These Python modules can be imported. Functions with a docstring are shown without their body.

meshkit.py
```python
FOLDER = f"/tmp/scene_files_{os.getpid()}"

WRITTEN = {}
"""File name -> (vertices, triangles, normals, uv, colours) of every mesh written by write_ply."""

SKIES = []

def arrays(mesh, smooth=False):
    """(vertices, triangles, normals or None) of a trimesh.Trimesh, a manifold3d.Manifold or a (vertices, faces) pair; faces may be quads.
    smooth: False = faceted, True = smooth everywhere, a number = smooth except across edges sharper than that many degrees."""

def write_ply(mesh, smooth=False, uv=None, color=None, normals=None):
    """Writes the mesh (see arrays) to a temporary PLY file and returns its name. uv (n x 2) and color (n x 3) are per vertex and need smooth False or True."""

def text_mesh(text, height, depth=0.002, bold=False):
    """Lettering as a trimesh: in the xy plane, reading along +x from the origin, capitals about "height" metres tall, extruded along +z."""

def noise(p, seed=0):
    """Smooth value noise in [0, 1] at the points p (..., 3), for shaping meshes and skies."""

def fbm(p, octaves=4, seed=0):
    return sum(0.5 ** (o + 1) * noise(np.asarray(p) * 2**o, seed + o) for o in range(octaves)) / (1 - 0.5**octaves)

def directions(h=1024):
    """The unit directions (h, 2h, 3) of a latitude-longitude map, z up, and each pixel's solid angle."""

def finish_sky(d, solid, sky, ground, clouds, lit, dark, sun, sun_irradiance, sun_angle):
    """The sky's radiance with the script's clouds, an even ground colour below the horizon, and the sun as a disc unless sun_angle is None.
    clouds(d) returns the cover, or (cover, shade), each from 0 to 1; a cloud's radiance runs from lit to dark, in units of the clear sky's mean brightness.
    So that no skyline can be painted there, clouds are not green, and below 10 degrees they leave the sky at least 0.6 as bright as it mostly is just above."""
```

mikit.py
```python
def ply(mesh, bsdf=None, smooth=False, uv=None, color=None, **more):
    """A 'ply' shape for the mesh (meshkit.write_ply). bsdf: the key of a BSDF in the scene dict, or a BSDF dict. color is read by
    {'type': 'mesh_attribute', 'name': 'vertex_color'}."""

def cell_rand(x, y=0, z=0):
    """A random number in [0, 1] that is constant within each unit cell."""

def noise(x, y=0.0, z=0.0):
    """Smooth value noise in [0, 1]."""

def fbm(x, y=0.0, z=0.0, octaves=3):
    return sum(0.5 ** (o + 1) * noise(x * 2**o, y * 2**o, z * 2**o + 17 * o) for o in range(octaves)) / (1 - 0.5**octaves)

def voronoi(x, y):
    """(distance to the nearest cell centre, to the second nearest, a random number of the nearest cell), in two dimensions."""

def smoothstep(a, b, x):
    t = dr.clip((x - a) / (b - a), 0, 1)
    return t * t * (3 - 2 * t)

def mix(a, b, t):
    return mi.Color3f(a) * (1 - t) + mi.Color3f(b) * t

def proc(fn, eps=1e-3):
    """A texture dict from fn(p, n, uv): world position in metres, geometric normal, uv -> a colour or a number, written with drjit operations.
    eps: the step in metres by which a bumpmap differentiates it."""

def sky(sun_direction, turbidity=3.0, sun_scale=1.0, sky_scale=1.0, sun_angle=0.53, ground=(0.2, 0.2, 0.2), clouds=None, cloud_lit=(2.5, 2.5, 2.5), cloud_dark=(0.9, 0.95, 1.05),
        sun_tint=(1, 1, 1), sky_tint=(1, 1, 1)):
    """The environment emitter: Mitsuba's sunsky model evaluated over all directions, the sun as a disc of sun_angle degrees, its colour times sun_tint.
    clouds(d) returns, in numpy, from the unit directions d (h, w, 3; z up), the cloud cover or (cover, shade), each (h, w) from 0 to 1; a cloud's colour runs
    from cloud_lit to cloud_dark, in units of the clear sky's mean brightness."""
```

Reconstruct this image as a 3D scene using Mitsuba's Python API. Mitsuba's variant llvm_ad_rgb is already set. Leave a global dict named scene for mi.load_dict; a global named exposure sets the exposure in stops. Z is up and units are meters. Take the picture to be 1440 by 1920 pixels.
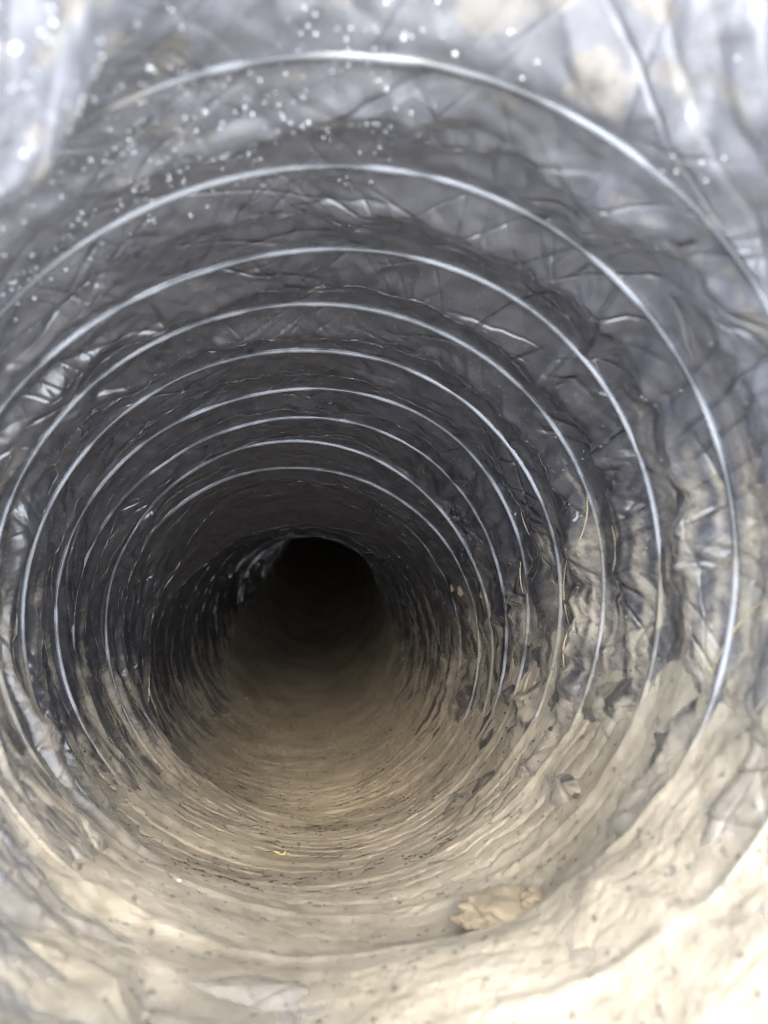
import math, random
import numpy as np, trimesh, drjit as dr, mitsuba as mi
import mikit, meshkit
from mikit import ply, proc, noise, fbm, smoothstep, mix
from scipy.interpolate import PchipInterpolator, LinearNDInterpolator

rng = np.random.default_rng(7)
T = mi.ScalarTransform4f
scene, labels = {}, {}

# ------------------------------------------------------------------ camera, sky, exposure
exposure = 4.65
PITCH = math.radians(-28.0)
EYE = np.array([0.0, 0.0, 0.0])
RIGHT = np.array([1.0, 0, 0])
FWD = np.array([0, math.cos(PITCH), math.sin(PITCH)])
UP = np.array([0, -math.sin(PITCH), math.cos(PITCH)])
scene['camera'] = {'type': 'thinlens', 'fov': 2 * math.degrees(math.atan(720 / 1387.0)), 'fov_axis': 'x',
                   'aperture_radius': 0.0023, 'focus_distance': 0.66, 'near_clip': 0.005, 'far_clip': 400.0,
                   'to_world': T().look_at(origin=EYE.tolist(), target=(EYE + FWD).tolist(), up=UP.tolist())}
SUN = (0.07, -0.60, 0.80)
scene['sky'] = mikit.sky(SUN, turbidity=3, sun_scale=0.13, sun_angle=22, clouds=lambda d: 1.0, cloud_lit=(3.2, 3.4, 3.7))

# ------------------------------------------------------------------ materials


def mudmask(a, w, p):
    """How much dried mud coats the film: a = angle from the crown of the duct, w = turns of the coil along it."""
    b = math.pi - dr.abs(a)                                 # angle from the invert
    lim = dr.select(a > 0, 1.58, 1.30)
    n = fbm(p.x * 26, p.y * 26, p.z * 26, 5)
    fine = fbm(p.x * 130, p.y * 130, p.z * 130 + 3, 3)
    streak = noise(a * 2.2, w * 6.0, 3.0) * 0.5 + noise(a * 4.5, w * 17.0, 9.0) * 0.5
    edge = lim + (n - 0.5) * 0.7 + (streak - 0.5) * 1.1 + (fine - 0.5) * 0.5
    grain = noise(p.x * 520, p.y * 520, p.z * 520)
    body = smoothstep(0.34, -0.42, b - edge + (grain - 0.5) * 0.2)
    # mud lodged in the folds beside the coil, higher up the sides
    s = w - dr.floor(w)
    lodged = smoothstep(dr.select(a > 0, 0.54, 0.58), dr.select(a > 0, 0.65, 0.70), streak + 0.12 * (fine - 0.5)) * smoothstep(2.35, 1.45, b) * smoothstep(0.30, 0.5, s) * smoothstep(0.99, 0.90, s)
    # old splashes near the open end
    spl = smoothstep(0.58, 0.68, noise(a * 9.0, w * 8.0, 50.0) * 0.5 + n * 0.2 + fine * 0.3) * smoothstep(2.2, 0.4, w) * 0.55
    bare = smoothstep(0.60, 0.72, noise(a * 7, w * 5.0, 21.0) + 0.3 * (fine - 0.5)) * smoothstep(0.4, 1.1, b)
    m = dr.maximum(body * (1 - 0.75 * bare), dr.maximum(0.55 * lodged, spl))
    return dr.clip(m, 0, 1)


def mudcol(p):
    n = fbm(p.x * 90, p.y * 90, p.z * 90, 4)
    big = noise(p.x * 17, p.y * 17, p.z * 17)
    c = mix((0.235, 0.208, 0.162), (0.375, 0.335, 0.268), smoothstep(0.25, 0.75, 0.55 * n + 0.45 * big))
    dark = smoothstep(0.66, 0.80, fbm(p.x * 210 + 9, p.y * 210, p.z * 210, 3))
    return c * (1 - 0.5 * dark)


def filmcol(p, n, uv):
    m = mudmask(uv.x, uv.y, p)
    dust = noise(p.x * 130, p.y * 130, p.z * 130)
    fleck = smoothstep(0.80, 0.86, noise(p.x * 420, p.y * 420, p.z * 420))
    base = mix((0.034, 0.034, 0.040), (0.058, 0.057, 0.065), dust)
    mouth_glare = smoothstep(3.6, 0.0, uv.y + 0.25 * uv.x + 0.5 * (fbm(p.x * 22, p.y * 22, p.z * 22, 3) - 0.5))  # film paled towards the open end: glare at the mouth painted into its colour
    base = mix(base, (0.24, 0.245, 0.275), mouth_glare * (0.40 + 0.40 * dust))
    base = mix(base, (0.11, 0.10, 0.09), fleck * 0.5)
    thin = 0.60 + 0.36 * smoothstep(0.3, 0.7, fbm(p.x * 40, p.y * 40, p.z * 40 + 7, 3))
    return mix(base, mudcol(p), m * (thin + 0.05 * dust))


def filmrough(p, n, uv):
    m = mudmask(uv.x, uv.y, p)
    return 0.19 + 0.12 * noise(p.x * 60, p.y * 60, p.z * 60) + 0.45 * m * smoothstep(0.5, 4.5, uv.y + uv.x / 6.28 + 0.5) + 0.1 * m + 0.16 * smoothstep(2.2, 0.2, uv.y) + 0.35 * smoothstep(8, 14, uv.y)


def filmbump(p, n, uv):
    """Hairline creases: sharp V-shaped lines at several angles, thinning out deep inside."""
    u, v = uv.x * 20.0, uv.y * 6.7
    wu, wv = u + 0.8 * noise(u * 0.3, v * 0.3, 1.5), v + 0.8 * noise(u * 0.3, v * 0.3, 8.5)
    side = smoothstep(0.2, 0.9, dr.sin(uv.x))
    h = 0.0
    for i, (ca, sa, fr, am) in enumerate(((0.10, 0.995, 1.1, 0.5), (0.42, 0.90, 0.8, 0.7), (-0.30, 0.95, 0.9, 0.6), (0.86, 0.50, 0.75, 1.0), (0.97, -0.22, 0.7, 0.9), (0.66, 0.75, 1.0, 0.8), (-0.75, 0.65, 1.0, 0.4))):
        q = wu * ca + wv * sa
        crease = dr.abs(noise(q * fr, (wv * ca - wu * sa) * 0.07, 3.0 + 5 * i) - 0.5)
        on = smoothstep(0.35, 0.65, noise(u * 0.17, v * 0.23, 40.0 + 3 * i))
        h = h + dr.minimum(crease, 0.11) * am * on * ((0.45 + 1.1 * side) if i in (3, 4, 5) else 1.0)
    return h * (1 - 0.7 * smoothstep(9, 16, uv.y))


def wirecol(p, n, uv):
    m = mudmask(uv.x, uv.y, p)
    return mix((0.06, 0.063, 0.07), (0.30, 0.31, 0.34), smoothstep(0.38, 0.66, fbm(p.x * 26, p.y * 30, p.z * 30, 4))) * (1 - m * 0.92) + mudcol(p) * (m * 0.92)


def wirerough(p, n, uv):
    return 0.16 + 0.16 * noise(p.x * 50, p.y * 200, p.z * 200) + 0.5 * mudmask(uv.x, uv.y, p)


def sedcol(p, n, uv):
    return mudcol(p)


def sedbump(p, n, uv):
    return fbm(p.x * 420, p.y * 420, p.z * 420, 3)


scene['film_mat'] = {'type': 'twosided', 'b': {'type': 'bumpmap', 'arbitrary': proc(filmbump, eps=5e-4), 'scale': 0.0125,
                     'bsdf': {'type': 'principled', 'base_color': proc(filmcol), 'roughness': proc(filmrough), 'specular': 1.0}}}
scene['wire_mat'] = {'type': 'twosided', 'b': {'type': 'principled', 'base_color': proc(wirecol), 'roughness': proc(wirerough), 'specular': 0.7, 'metallic': 0.05}}
scene['mud_mat'] = {'type': 'twosided', 'b': {'type': 'bumpmap', 'arbitrary': proc(sedbump, eps=6e-4), 'scale': 0.0011,
                    'bsdf': {'type': 'principled', 'base_color': proc(sedcol), 'roughness': 0.85, 'specular': 0.25}}}
scene['clod_mat'] = {'type': 'twosided', 'b': {'type': 'bumpmap', 'arbitrary': proc(sedbump, eps=6e-4), 'scale': 0.0008,
                     'bsdf': {'type': 'principled', 'base_color': {'type': 'rgb', 'value': [0.215, 0.182, 0.132]}, 'roughness': 0.9, 'specular': 0.2}}}
for nm, c, r in (('straw_mat', (0.38, 0.32, 0.22), 0.6), ('root_mat', (0.055, 0.042, 0.03), 0.8), ('husk_mat', (0.50, 0.43, 0.20), 0.5), ('pale_mat', (0.75, 0.72, 0.66), 0.35)):
    scene[nm] = {'type': 'twosided', 'b': {'type': 'principled', 'base_color': {'type': 'rgb', 'value': list(c)}, 'roughness': r}}
scene['droplet_mat'] = {'type': 'principled', 'base_color': {'type': 'rgb', 'value': [0.60, 0.62, 0.65]}, 'roughness': 0.15, 'metallic': 0.155, 'specular': 1.0, 'clearcoat': 1.0, 'clearcoat_gloss': 0.95}  # pale bead colour stands in for the bright glints on clear water


def grasscol(p, n, uv):
    g = fbm(p.x * 3, p.y * 3, 0, 4)
    return mix((0.24, 0.24, 0.21), (0.40, 0.39, 0.36), g)


scene['ground_mat'] = {'type': 'twosided', 'b': {'type': 'principled', 'base_color': proc(grasscol), 'roughness': 0.95, 'specular': 0.1}}

# ------------------------------------------------------------------ the duct's centre line and section (camera-aligned metres: x right, y up, z ahead)
F, R0, WIRE = 1387.0, 0.200, 0.0016
fit = {1: [-13.3, -29.59, 277.53, 0.13, 0.27, 0.42, 0.44], 2: [-27.52, -34.63, 346.88, -2.07, 2.39, 0.76, 0.14], 3: [-33.85, -48.33, 413.22, -1.17, -0.69, -1.0, 2.4],
       4: [-48.07, -60.49, 482.6, -0.99, 0.41, -0.6, 0.72], 5: [-60.96, -78.35, 546.01, 0.2, 1.23, -0.66, 0.45], 6: [-68.24, -92.25, 624.23, -0.05, -0.17, -1.58, 1.91],
       7: [-79.57, -109.98, 685.87, -0.51, -0.15, -0.24, 1.77], 8: [-80.01, -129.51, 759.29, 1.67, -3.74, -0.37, 1.13], 9: [-86.75, -147.03, 824.9, -0.23, -4.0, -1.38, 1.02]}
rows = [(-1.0, 0.004, -0.003, 0.115, 0, 0, 0, 0), (0.0, -0.003, -0.015, 0.195, 0, 0, 0.2, 0.2)]
rows += [(k, v[0] / 1e3, v[1] / 1e3, v[2] / 1e3, *[c / 100 for c in v[3:]]) for k, v in fit.items()]
far = [(0.90, 556, 1218), (1.05, 557, 1216), (1.25, 561, 1200), (1.73, 575, 1160), (2.3, 588, 1120), (3.0, 600, 1060), (4.0, 612, 1000), (5.0, 620, 950), (6.0, 625, 905)]
t = 9.0
zl = 0.8249
for z, cx, cy in far:
    t += (z - zl) / (0.068 if z < 2 else 0.075)
    zl = z
    w8 = rng.normal(0, 0.008, 4) if z < 3 else np.zeros(4)
    rows.append((t, (cx - 720) * z / F, (960 - cy) * z / F, z, *w8))
rows = np.array(rows)
SEC = PchipInterpolator(rows[:, 0], rows[:, 1:])
T1 = float(rows[-1, 0]) - 0.05


def place(t, a, d):
    """World point on the duct's wall: t turns along it, at angle a from the crown (clockwise as seen from the mouth), d metres in from the wall."""
    q = SEC(t)
    pinch = np.clip((T1 - t) / 2.5, 0.03, 1) ** 0.5
    r = R0 * pinch * (1 + q[..., 3] * np.cos(2 * a) + q[..., 4] * np.sin(2 * a) + q[..., 5] * np.cos(3 * a) + q[..., 6] * np.sin(3 * a)) - d
    x, y, z = q[..., 0] + r * np.sin(a), q[..., 1] + r * np.cos(a), q[..., 2]
    return EYE + x[..., None] * RIGHT + y[..., None] * UP + z[..., None] * FWD


def lip_w(a):
    """Where the film begins: the open end is cut a little askew."""
    a = np.asarray(a)
    return 0.20 - 0.80 * sst(0.45, -0.6, a) - 0.75 * sst(1.0, 2.1, a) + 0.02 * np.sin(9 * a)


def tri(x):
    return np.abs((x % 1.0) - 0.5) * 4 - 1                        # triangle wave, -1 .. 1


def sst(a, b, x):
    u = np.clip((x - a) / (b - a), 0, 1)
    return u * u * (3 - 2 * u)


def facets(seed, lx, ly, slant, y1):
    """A crumpled sheet: random heights (-1 .. 1) over scattered points, straight creases between them. lx, ly: spacing in cm along and across the coil."""
    r = np.random.default_rng(seed)
    x0, x1, y0 = -70.0, 70.0, -16.0
    cells = [(u, v) for u in np.arange(x0 / lx - 1, x1 / lx + 1) for v in np.arange(y0 / ly - 30, y1 / ly + 30)]
    p = (np.array(cells) + r.uniform(-.46, .46, (len(cells), 2)))
    f = LinearNDInterpolator(p, r.uniform(-1, 1, len(p)) * r.uniform(.4, 1, len(p)))
    return lambda x, y: np.nan_to_num(f(x / lx, (y + slant * x) / ly))


CR = {'ring': facets(1, 5.2, 1.5, 0.10, 340), 'diag': facets(2, 2.0, 5.0, 0.9, 120), 'mid': facets(3, 1.9, 1.25, 0.25, 340), 'fine': facets(4, 0.95, 0.62, -0.3, 110),
      'lip': facets(5, 1.5, 3.0, 0.0, 340), 'big': facets(6, 4.2, 4.0, 0.4, 60)}


def film_d(a, w):
    """How far the slack film hangs inwards between the turns of the coil (metres), with its folds and crinkles."""
    k = np.floor(w)
    s = w - k
    x = a * R0 * 100                                              # cm round the wall
    y = w * 6.7                                                   # cm along the duct
    N1 = lambda fx, fy, seed: meshkit.noise(np.stack([x * fx, y * fy, k * 5.1 + seed], -1), seed)
    env = np.sqrt(np.clip(np.sin(np.pi * s), 0, 1))
    side = np.abs(np.sin(a)) ** 1.5
    deep = sst(8, 13, w)
    # the scallop: in just behind each wire, a ragged fold, then out again
    jag = (0.09 + 0.08 * sst(0.2, 0.8, -np.sin(a))) * CR['lip'](x, y * 0.25 + 3.1 * k) + 0.10 * (N1(0.2, 0.0, 3) - 0.5)
    s2 = np.clip(s + jag * np.clip(4 * s * (1 - s), 0, 1), 0, 1)
    lip = np.interp(s2, [0, .05, .34, .43, .60, .80, 1.0], [0.0, .0008, .0104, .0094, .0010, -.0016, 0.0])
    d = lip * (0.45 + 1.0 * N1(0.10, 0.0, 4)) * (0.40 + 0.60 * sst(-0.5, 0.3, np.cos(a))) * (0.20 + 0.80 * sst(0.4, 2.2, w)) * (1 + 0.15 * sst(1.5, 2.5, w) - 0.40 * sst(3.2, 5.5, w) - 0.25 * sst(6, 10, w)) * (1 - 0.4 * deep)
    # creased facets: drawn out along the wires on the crown and the left, steep diagonals on the right
    rt = sst(0.25, 0.85, np.sin(a))
    lf = sst(0.3, 0.9, -np.sin(a))
    patch = 0.5 + 1.0 * sst(0.25, 0.75, N1(0.12, 0.12, 7))
    d = d + env * (1 - .7 * deep) * (0.0044 * (1 - rt) * (1 + .9 * lf * sst(0.8, 2.2, w)) * CR['ring'](x, y + 1.3 * k) + 0.0105 * rt * CR['diag'](x, np.minimum(y, 110)))
    d = d + env * (1 - .6 * deep) * sst(1.0, 2.5, w) * (lf * 0.0085 * CR['ring'](x * 0.55 + 3, y * 1.5 - 2.1 * k) + rt * 0.004 * CR['diag'](x * 1.6 + 9, np.minimum(y * 0.9, 108)))
    d = d + env * patch * (0.0022 * (1 - .9 * deep) * CR['mid'](x, y) + 0.0011 * (1 - deep) * CR['fine'](x, np.minimum(y, 100)))
    # the open end has been handled: it is crumpled more, most of all along its floor
    near = sst(2.8, 0.6, w + a / (2 * np.pi)) * (0.12 + 0.88 * sst(0.3, -0.7, np.cos(a)))
    d = d + env * near * 0.007 * CR['big'](x, np.minimum(y, 55))
    # the film sags in where the duct bends
    d = d + 0.016 * np.exp(-((w - 10.3) / 0.7) ** 2) * sst(-2.1, -1.6, a) * sst(-0.5, -1.1, a)
    d = d + 0.020 * np.exp(-((w - 12.4) / 1.1) ** 2) * sst(-1.5, -0.7, a) * sst(0.8, 0.2, a)
    return d


def grid_mesh(P, keep=None):
    n, m = P.shape[:2]
    i = np.arange(n * m).reshape(n, m)
    q = np.stack([i[:-1, :-1], i[:-1, 1:], i[1:, 1:], i[1:, :-1]], -1).reshape(-1, 4)
    if keep is not None:
        kq = (keep[:-1, :-1] | keep[:-1, 1:] | keep[1:, 1:] | keep[1:, :-1]).reshape(-1)
        q = q[kq]
    f = np.vstack([q[:, [0, 1, 2]], q[:, [0, 2, 3]]])
    used = np.unique(f)
    back = np.zeros(n * m, int)
    back[used] = np.arange(len(used))
    return P.reshape(-1, 3)[used], back[f], used


def film_part(w0, w1, per_turn, na):
    w = np.linspace(w0, w1, int(round((w1 - w0) * per_turn)) + 1)
    a = np.linspace(-np.pi, np.pi, na)
    A, W = np.meshgrid(a, w)
    t = W + A / (2 * np.pi)
    P = place(np.clip(t, -1.0, T1), A, film_d(A, W))
    v, f, used = grid_mesh(P, (W > lip_w(A)) & (t < T1))
    uv = np.stack([A, W], -1).reshape(-1, 2)[used]
    return v, f, uv


# ------------------------------------------------------------------ the setting: the grass the duct lies on
foot = np.array([place(np.array(tt), np.array(np.pi), np.array(-0.008)) for tt in np.linspace(10, T1, 60)])
SLOPE = (foot[45, 2] - foot[10, 2]) / (foot[45, 1] - foot[10, 1])
low = min(p[2] - SLOPE * p[1] for p in foot) - 0.015             # a grass slope falling away ahead; the open end is held up off it
gx, gy = np.meshgrid(np.concatenate([np.linspace(-60, -4, 15), np.linspace(-3.5, 3.5, 29), np.linspace(4, 60, 15)]),
                     np.concatenate([np.linspace(-40, -2, 12), np.linspace(-1.8, 8, 40), np.linspace(8.5, 80, 26)]))
gz = low + SLOPE * np.clip(gy, -1.2, 9) + 0.3 * sst(8, 14, gy) * (meshkit.fbm(np.stack([gx * .3, gy * .3, 0 * gx], -1), 3) - .5)
v, f, _ = grid_mesh(np.stack([gx, gy, gz], -1))
scene['ground'] = ply((v, f), 'ground_mat', smooth=True)
labels['ground'] = {'label': 'pale dry grassy ground outside the open end of the duct', 'kind': 'structure'}

# ------------------------------------------------------------------ the duct: film and the turns of its coil
vs, fs, us, at = [], [], [], 0
for w0, w1, per, na in ((-1, 4, 46, 1150), (4, 10, 44, 900), (10, 20, 24, 640), (20, 36, 14, 360), (36, math.ceil(T1) + 1, 8, 160)):
    v, f, u = film_part(w0, w1, per, na)
    vs.append(v); fs.append(f + at); us.append(u); at += len(v)
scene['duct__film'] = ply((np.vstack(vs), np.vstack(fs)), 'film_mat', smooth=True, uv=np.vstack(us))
labels['duct'] = {'label': 'black plastic film ventilation duct with a coiled wire, seen through its open end', 'category': 'duct'}
labels['duct__film'] = {'label': 'crumpled black film wall coated with dried mud along its floor'}


def wire_turn(k, na, ns):
    a = np.linspace(-np.pi, np.pi, na)
    t = k + a / (2 * np.pi)
    ok = (k > lip_w(a)) & (t < T1)
    if ok.sum() < 4:
        return None
    a, t = a[ok], t[ok]
    wob = 0.0012 * (meshkit.fbm(np.stack([a * 3.1, 0 * a + k * 3.3, 0 * a], -1), 3, 5) - 0.5)
    sunk = meshkit.noise(np.stack([a * 1.7, 0 * a + k * 1.9, 0 * a + 4], -1))
    c = place(t, a, WIRE * (0.05 + 0.85 * sunk) + wob - 0.007 * sst(9.4, 11, k) - 0.0010 * sst(-0.1, -0.75, np.cos(a)))
    tan = np.gradient(c, axis=0)
    tan /= np.linalg.norm(tan, axis=1, keepdims=True)
    inw = place(t, a, WIRE + 0.02) - c
    inw -= (inw * tan).sum(1, keepdims=True) * tan
    inw /= np.linalg.norm(inw, axis=1, keepdims=True)
    bi = np.cross(tan, inw)
    ph = np.linspace(0, 2 * np.pi, ns + 1)
    rad = WIRE * (1 + 0.10 * (meshkit.noise(np.stack([a * 14, 0 * a + k, 0 * a], -1)) - 0.5))
    P = c[:, None] + rad[:, None, None] * (np.cos(ph)[None, :, None] * inw[:, None] + np.sin(ph)[None, :, None] * bi[:, None])
    v, f, _ = grid_mesh(P)
    uv = np.stack([np.repeat(a, ns + 1), np.full(len(a) * (ns + 1), float(k))], -1)
    return ply((v, f), 'wire_mat', smooth=True, uv=uv)


n = 0
for k in range(1, int(T1) + 1):
    s = wire_turn(k, *((420, 14) if k < 10 else (160, 8) if k < 24 else (72, 6)))
    if s:
        scene['duct__wire_turn' + (f'_{n:03d}' if n else '')] = s
        n += 1

# ------------------------------------------------------------------ the mud lying along the floor of the duct


def wrap(b, t):
    """(a, w) of the film at the angle b from the floor (right is negative a-jump), t turns along."""
    a = np.where(b > 0, np.pi - b, -np.pi - b)
    return a, t - a / (2 * np.pi)


def mud_d(b, t):
    a, w = wrap(b, t)
    x, y = b * R0 * 100, t * 6.7
    N = lambda fx, fy, seed, o=3: meshkit.fbm(np.stack([x * fx, y * fy, 0 * x + seed], -1), o, seed)
    bmax = np.where(b > 0, 1.18, 0.80) + 0.75 * sst(17, 26, t) + 0.5 * (N(0.25, 0.45, 51, 4) - 0.5)
    body = 0.0085 * (1 - (np.abs(b) / bmax) ** 2)
    s = w - np.floor(w)
    rough = 0.0018 * (N(0.28, 0.5, 52, 4) - 0.5) + 0.0008 * (N(1.1, 2.2, 53, 4) - 0.5) + 0.0007 * (N(5, 7, 56, 2) - .5)
    groove = 0
    jig = 0.10 * (N(0.35, 0.0, 54, 3) - 0.5) + 0.05 * (N(1.3, 0.3, 57, 2) - 0.5)
    for g0, am, seed in ((0.02, 0.0030, 60), (0.30, 0.0022, 61), (0.55, 0.0026, 62), (0.78, 0.0022, 63)):
        on = sst(0.34, 0.56, N(0.16, 0.30, seed, 3))
        dist = np.abs(((s - g0 - jig * (1 + seed % 3 * .4) + 0.5) % 1.0) - 0.5) * 67
        groove = groove + am * on * np.exp(-(dist / 1.3) ** 2) * (.4 + 1.1 * N(1.9, 1.0, seed + 20, 2)) * (0.35 + 1.15 * sst(2.5, 6, t))
    ridge = 0.0021 * np.exp(-((((s + 0.5) % 1) - 0.5) * 67 / 4) ** 2)
    thin = 0.0075 * sst(3.3, 1.0, t) * N(0.2, 0.3, 71, 3)
    fold = 0.010 * sst(3.4, 1.2, t) * CR['big'](x * 1.15 + 5, np.minimum(y * 1.1, 55)) * sst(1.5, .9, np.abs(b))
    return body + rough - groove + ridge - thin + fold


def mud_part(t0, t1, per, nb):
    t = np.linspace(t0, t1, int((t1 - t0) * per) + 1)
    b = np.linspace(-1.6, 1.85, nb)
    B, Tt = np.meshgrid(b, t)
    d = mud_d(B, Tt)
    a, w = wrap(B, Tt)
    v, f, _ = grid_mesh(place(np.clip(Tt, -1.0, T1), a, d), (d > film_d(a, w) - 0.0006) & (w > lip_w(a)))
    return v, f


vs, fs, at = [], [], 0
for t0, t1, per, nb in ((-0.65, 4, 40, 560), (4, 12, 84, 520), (12, 24, 26, 360), (24, T1 - .5, 10, 140)):
    v, f = mud_part(t0, t1, per, nb)
    vs.append(v); fs.append(f + at); at += len(v)
scene['mud'] = ply((np.vstack(vs), np.vstack(fs)), 'mud_mat', smooth=True)
labels['mud'] = {'label': 'dried tan mud lying along the floor of the duct, cracked in rings', 'kind': 'stuff'}


# ------------------------------------------------------------------ small things lying on the mud
def floor_point(b, t, lift=0.0):
    b, t = np.asarray(b, float), np.asarray(t, float)
    a, w = wrap(b, t)
    return place(t, a, np.maximum(mud_d(b, t), film_d(a, w)) + lift)


def strand(b, t, ang, length, rad, lift=0.001, bend=0.4, n=10, seed=0, stiff=True):
    r = np.random.default_rng(seed)
    u = np.linspace(-0.5, 0.5, n) * length
    cur = bend * (u / length) ** 2 * length + r.normal(0, length * 0.015, n)
    bx = b + (u * math.cos(ang) - cur * math.sin(ang)) / R0
    tt = t + (u * math.sin(ang) + cur * math.cos(ang)) / 0.067
    c = floor_point(bx, tt, lift + rad)
    if stiff:                                                     # a stalk bridges the small dips under it
        c = np.stack([np.polyval(np.polyfit(u, c[:, q], 2), u) for q in range(3)], -1)
    tan = np.gradient(c, axis=0)
    tan /= np.linalg.norm(tan, axis=1, keepdims=True) + 1e-12
    n1 = np.cross(tan, [0.3, 0.2, 0.93]); n1 /= np.linalg.norm(n1, axis=1, keepdims=True)
    n2 = np.cross(tan, n1)
    ph = np.linspace(0, 2 * np.pi, 7)
    taper = rad * (1 - 0.6 * np.abs(np.linspace(-1, 1, n)) ** 2)
    P = c[:, None] + taper[:, None, None] * (np.cos(ph)[None, :, None] * n1[:, None] + np.sin(ph)[None, :, None] * n2[:, None])
    v, f, _ = grid_mesh(P)
    return v, f


def add(name, mesh, mat, label, cat, group=None, smooth=True):
    k, i = name, 0
    while k in scene:
        i += 1
        k = f'{name}_{i:03d}'
    scene[k] = ply(mesh, mat, smooth=smooth)
    labels[k] = {'label': label, 'category': cat}
    if group:
        labels[k]['group'] = group
    return k


def lump(p, size, seed, amp=0.35, sub=3, squash=(1, 1, 1)):
    m = trimesh.creation.icosphere(sub, 1.0)
    v = m.vertices
    h = 1 + amp * 2 * (meshkit.fbm(v * 2.1 + seed, 4, seed) - 0.5)
    v = v * h[:, None] * np.asarray(squash) * size
    return v @ np.stack([RIGHT, FWD, UP]) + p, m.faces



# water droplets on the film of the crown near the open end, and smaller ones on the right-hand wall
def wall_point(a, w, lift=0.0):
    a, w = np.asarray(a, float), np.asarray(w, float)
    return place(w + a / (2 * np.pi), a, film_d(a, w) + lift)


def droplet(a, w, r, seed):
    p = wall_point(a, w)
    e = 0.0008
    n = np.cross(wall_point(a + e / R0, w) - p, wall_point(a, w + e / 0.067) - p)
    n /= np.linalg.norm(n)
    if n @ (wall_point(a, w, 0.02) - p) < 0:
        n = -n
    m = trimesh.creation.icosphere(2, 1.0)
    v = m.vertices * np.array([1, 1 + 0.3 * math.sin(seed), 0.75])
    u = np.cross(n, [0.2, 0.9, 0.3]); u /= np.linalg.norm(u)
    return (v * r) @ np.stack([u, np.cross(n, u), n]) + p + n * r * 0.25, m.faces


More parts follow.
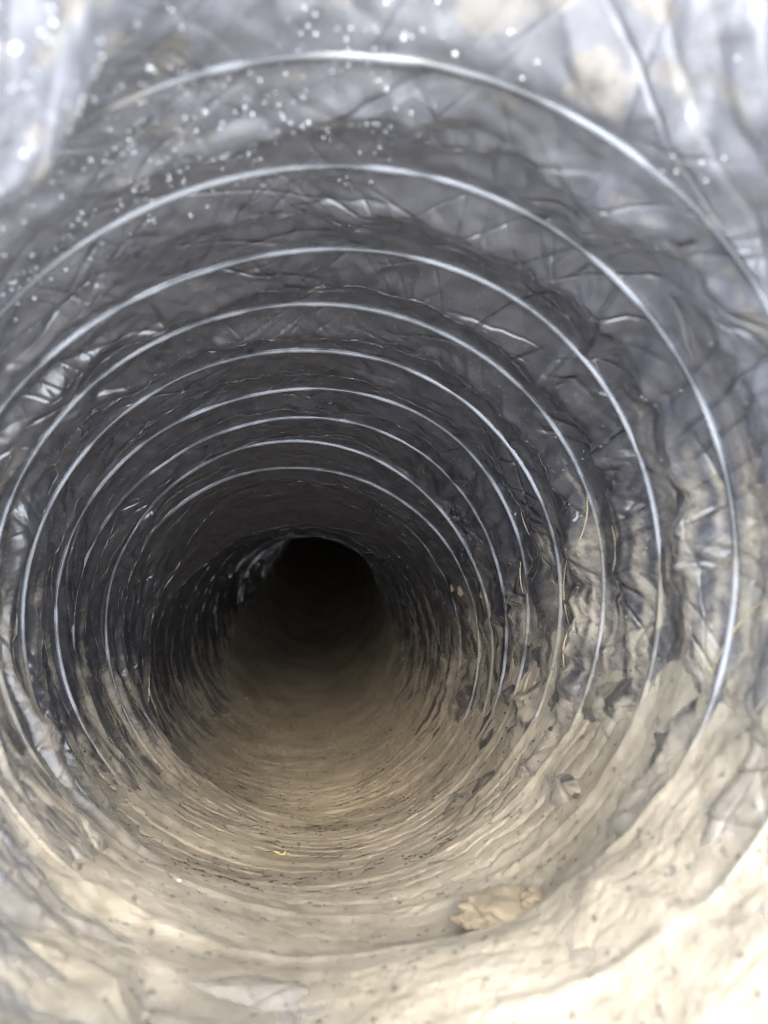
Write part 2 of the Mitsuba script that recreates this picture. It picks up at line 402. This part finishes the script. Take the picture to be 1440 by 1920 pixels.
spots = []
while len(spots) < 225:
    a, w = rng.uniform(-1.25, 0.20), rng.uniform(-0.45, 2.0)
    if rng.random() < sst(0.3, 0.62, meshkit.fbm(np.array([a * 5, w * 4, 1.0]), 2)) * (1 if w < 1.3 else 0.35) * (1 - .5 * sst(-.5, .3, a)):
        spots.append((a, w, 0.0003 + 0.0009 * rng.random() ** 3))
lab = 'tiny bright water droplet among the many on the crown film near the open end'
while len(spots) < 250:
    spots.append((rng.uniform(0.2, 0.9), rng.uniform(0.0, 1.2), rng.uniform(0.0005, 0.0009)))
nc = len(spots)
while len(spots) < 300:
    a, w = rng.uniform(0.95, 1.75), rng.uniform(1.4, 4.6)
    if meshkit.noise(np.array([a * 9, w * 4, 5.0])) > 0.5:
        spots.append((a, w, rng.uniform(0.00028, 0.00045)))
for i, (a, w, r) in enumerate(spots):
    add('water_droplet', droplet(a, w, r, i), 'droplet_mat', lab if i < nc else 'pinhead water droplet among those dotting the right-hand film wall above the mud',
        'droplet', 'droplets on the crown near the opening' if i < nc else 'droplets on the right-hand wall')

# the hem of the film round the open end
ha = np.linspace(-3.1, 3.1, 400)
hw = lip_w(ha)
c = place(hw + ha / (2 * np.pi), ha, film_d(ha, hw))
tan = np.gradient(c, axis=0)
tan /= np.linalg.norm(tan, axis=1, keepdims=True)
inw = place(hw + ha / (2 * np.pi), ha, film_d(ha, hw) + 0.02) - c
inw -= (inw * tan).sum(1, keepdims=True) * tan
inw /= np.linalg.norm(inw, axis=1, keepdims=True)
ph = np.linspace(0, 2 * np.pi, 11)
P = c[:, None] + 0.0028 * (np.cos(ph)[None, :, None] * inw[:, None] + np.sin(ph)[None, :, None] * np.cross(tan, inw)[:, None])
v, f, _ = grid_mesh(P)
scene['duct__hem'] = ply((v, f), 'wire_mat', smooth=True, uv=np.stack([np.repeat(ha, 11), np.repeat(hw, 11)], -1))

# the finest beads of the condensation, too many to count
bv, bf, at = [], [], 0
for i in range(2600):
    a, w = rng.uniform(-1.35, 0.15), rng.uniform(-0.5, 2.2)
    if rng.random() < sst(0.25, 0.7, meshkit.fbm(np.array([a * 5, w * 4, 1.0]), 2)) * (1 - .3 * w):
        v, f = droplet(a, w, rng.uniform(0.0003, 0.0007), i)
        bv.append(v); bf.append(f + at); at += len(v)
scene['condensation_beads'] = ply((np.vstack(bv), np.vstack(bf)), 'droplet_mat', smooth=True)
labels['condensation_beads'] = {'label': 'fine beads of condensation on the crown film near the open end', 'kind': 'stuff'}

# ------------------------------------------------------------------ clods, straw and scraps
for b, t, size, sq, seed, lab in (
        (0.52, 2.66, 0.0195, (1.35, 1.0, .42), 3, 'large crumbly brown mud clod on the floor near the open end'),
        (0.60, 2.62, 0.0075, (1.0, 1.2, .6), 14, 'smaller brown mud clod leaning against the large crumbly one'),
        (1.911, 9.42, 0.0040, (.8, .6, 1.7), 5, 'tan mud crumb stuck high on the right-hand wall deep inside'),
        (1.950, 9.70, 0.0026, (.8, .6, 1.8), 6, 'thin tan mud flake stuck deepest on the right-hand wall'),
        (1.255, 9.57, 0.0032, (1.3, .9, .7), 7, 'dark lump of rotted leaf on the mud of the right-hand slope'),
        (0.927, 3.50, 0.0022, (1.2, .9, .7), 8, 'small dark crumb on the pale mud low on the right-hand slope'),
        (1.139, 4.67, 0.0018, (1.0, 1, .8), 9, 'dark bead of earth beside a wire low on the right-hand side')):
    add('mud_clod', lump(floor_point(b, t, size * 0.12), size, seed, 0.55, 4, sq), 'root_mat' if 'dark' in lab else 'clod_mat', lab, 'clod')
hv, hf = [], []
for q, (db, dt, an, ln) in enumerate(((0, 0, .1, .010), (.02, .03, 1.2, .006), (-.025, .02, 2.2, .006), (.03, -.04, -.6, .005), (-.01, -.03, .5, .007))):
    v, f = strand(-0.097 + db, 5.80 + dt, an, ln, 0.0007, 0.0012, 0.9, 9, q + 40)
    hf.append(f + sum(map(len, hv))); hv.append(v)
add('dried_husk', (np.vstack(hv), np.vstack(hf)), 'husk_mat', 'shrivelled yellow husk lying on the mud in the middle of the floor', 'husk')
add('white_scrap', lump(floor_point(-0.46, 3.49, .0006), 0.0013, 11, 0.5, 2, (1.3, .7, .4)), 'pale_mat', 'white scrap on the near mud left of the yellow husk', 'scrap')
add('white_scrap', lump(floor_point(-0.676, 19.6, .0008), 0.0034, 12, 0.4, 2, (1, 1, .6)), 'pale_mat', 'round white scrap deep inside on the left of the mud floor', 'scrap')
for (b, t, an, ln, lab) in ((0.582, 5.68, 0.9, .017, 'pale straw lying on the floor in front of the bare grey film patch'),
                            (0.384, 9.40, 1.1, .030, 'longest pale straw, curved, in the cracked middle of the floor'),
                            (0.321, 10.0, 0.3, .026, 'pale straw lying flat along a crack beyond the curved one'),
                            (0.618, 8.60, 0.8, .036, 'thin pale straw sloping up the right side of the floor'),
                            (0.811, 6.72, 1.4, .014, 'short pale straw on the right-hand slope of mud'),
                            (0.815, 19.2, 1.0, .050, 'glinting straw far back on the right of the mud floor')):
    add('straw', strand(b, t, an, ln, 0.00055, 0.0010, 0.5, 12, int(t * 7)), 'straw_mat', lab, 'straw')

for i in range(9):
    w = rng.uniform(1.6, 8.5)
    a = rng.uniform(1.15, 1.75)
    add('fibre', strand(math.pi - a, w + a / (2 * np.pi), rng.normal(0.1, 0.35), rng.uniform(.02, .05), 0.0006, 0.0002, rng.normal(0, .25), 14, 300 + i), 'straw_mat',
        'thin tan plant fibre clinging to a crease of the right-hand wall', 'fibre', 'fibres on the right-hand wall')

# crumbs and root hairs caught in the cracks of the mud
cv, cf, at = [], [], 0
ico = trimesh.creation.icosphere(1, 1.0)
for i in range(3200):
    b, t = rng.normal(0.1, 0.62), rng.uniform(1.5, 19) if i % 3 else rng.uniform(4, 12)
    if b < -1.1 or b > 1.45:
        continue
    a, w = wrap(np.array(b), np.array(t))
    if i % 4:                                                     # most lie in the cracks
        g = (0.02, 0.30, 0.55, 0.78)[i % 4] + 0.04 * rng.normal()
        t = float(np.floor(w) + g + a / (2 * np.pi))
    if t < 0.8 or (t < 4 and i % 5):
        continue
    if meshkit.noise(np.array([b * 6, t * 1.3, 2.0])) < 0.40:
        continue
    p = floor_point(b, t)
    if i % 9 == 0:
        v, f = strand(b, t, rng.normal(0, 0.5), rng.uniform(.006, .02), 0.00025, 0.0006, rng.uniform(-.5, .7), 6, i)
    else:
        sz = 0.0003 + 0.0007 * rng.random() ** 3
        v = ico.vertices * (1 + 0.35 * rng.normal(size=(len(ico.vertices), 1))) * sz * np.array([1.7, 1.0, .8]) @ np.stack([RIGHT, FWD, UP]) + p
        f = ico.faces
    cv.append(v); cf.append(f + at); at += len(v)
scene['debris'] = ply((np.vstack(cv), np.vstack(cf)), 'root_mat', smooth=False)
labels['debris'] = {'label': 'dark crumbs and root hairs caught in the cracks of the mud', 'kind': 'stuff'}
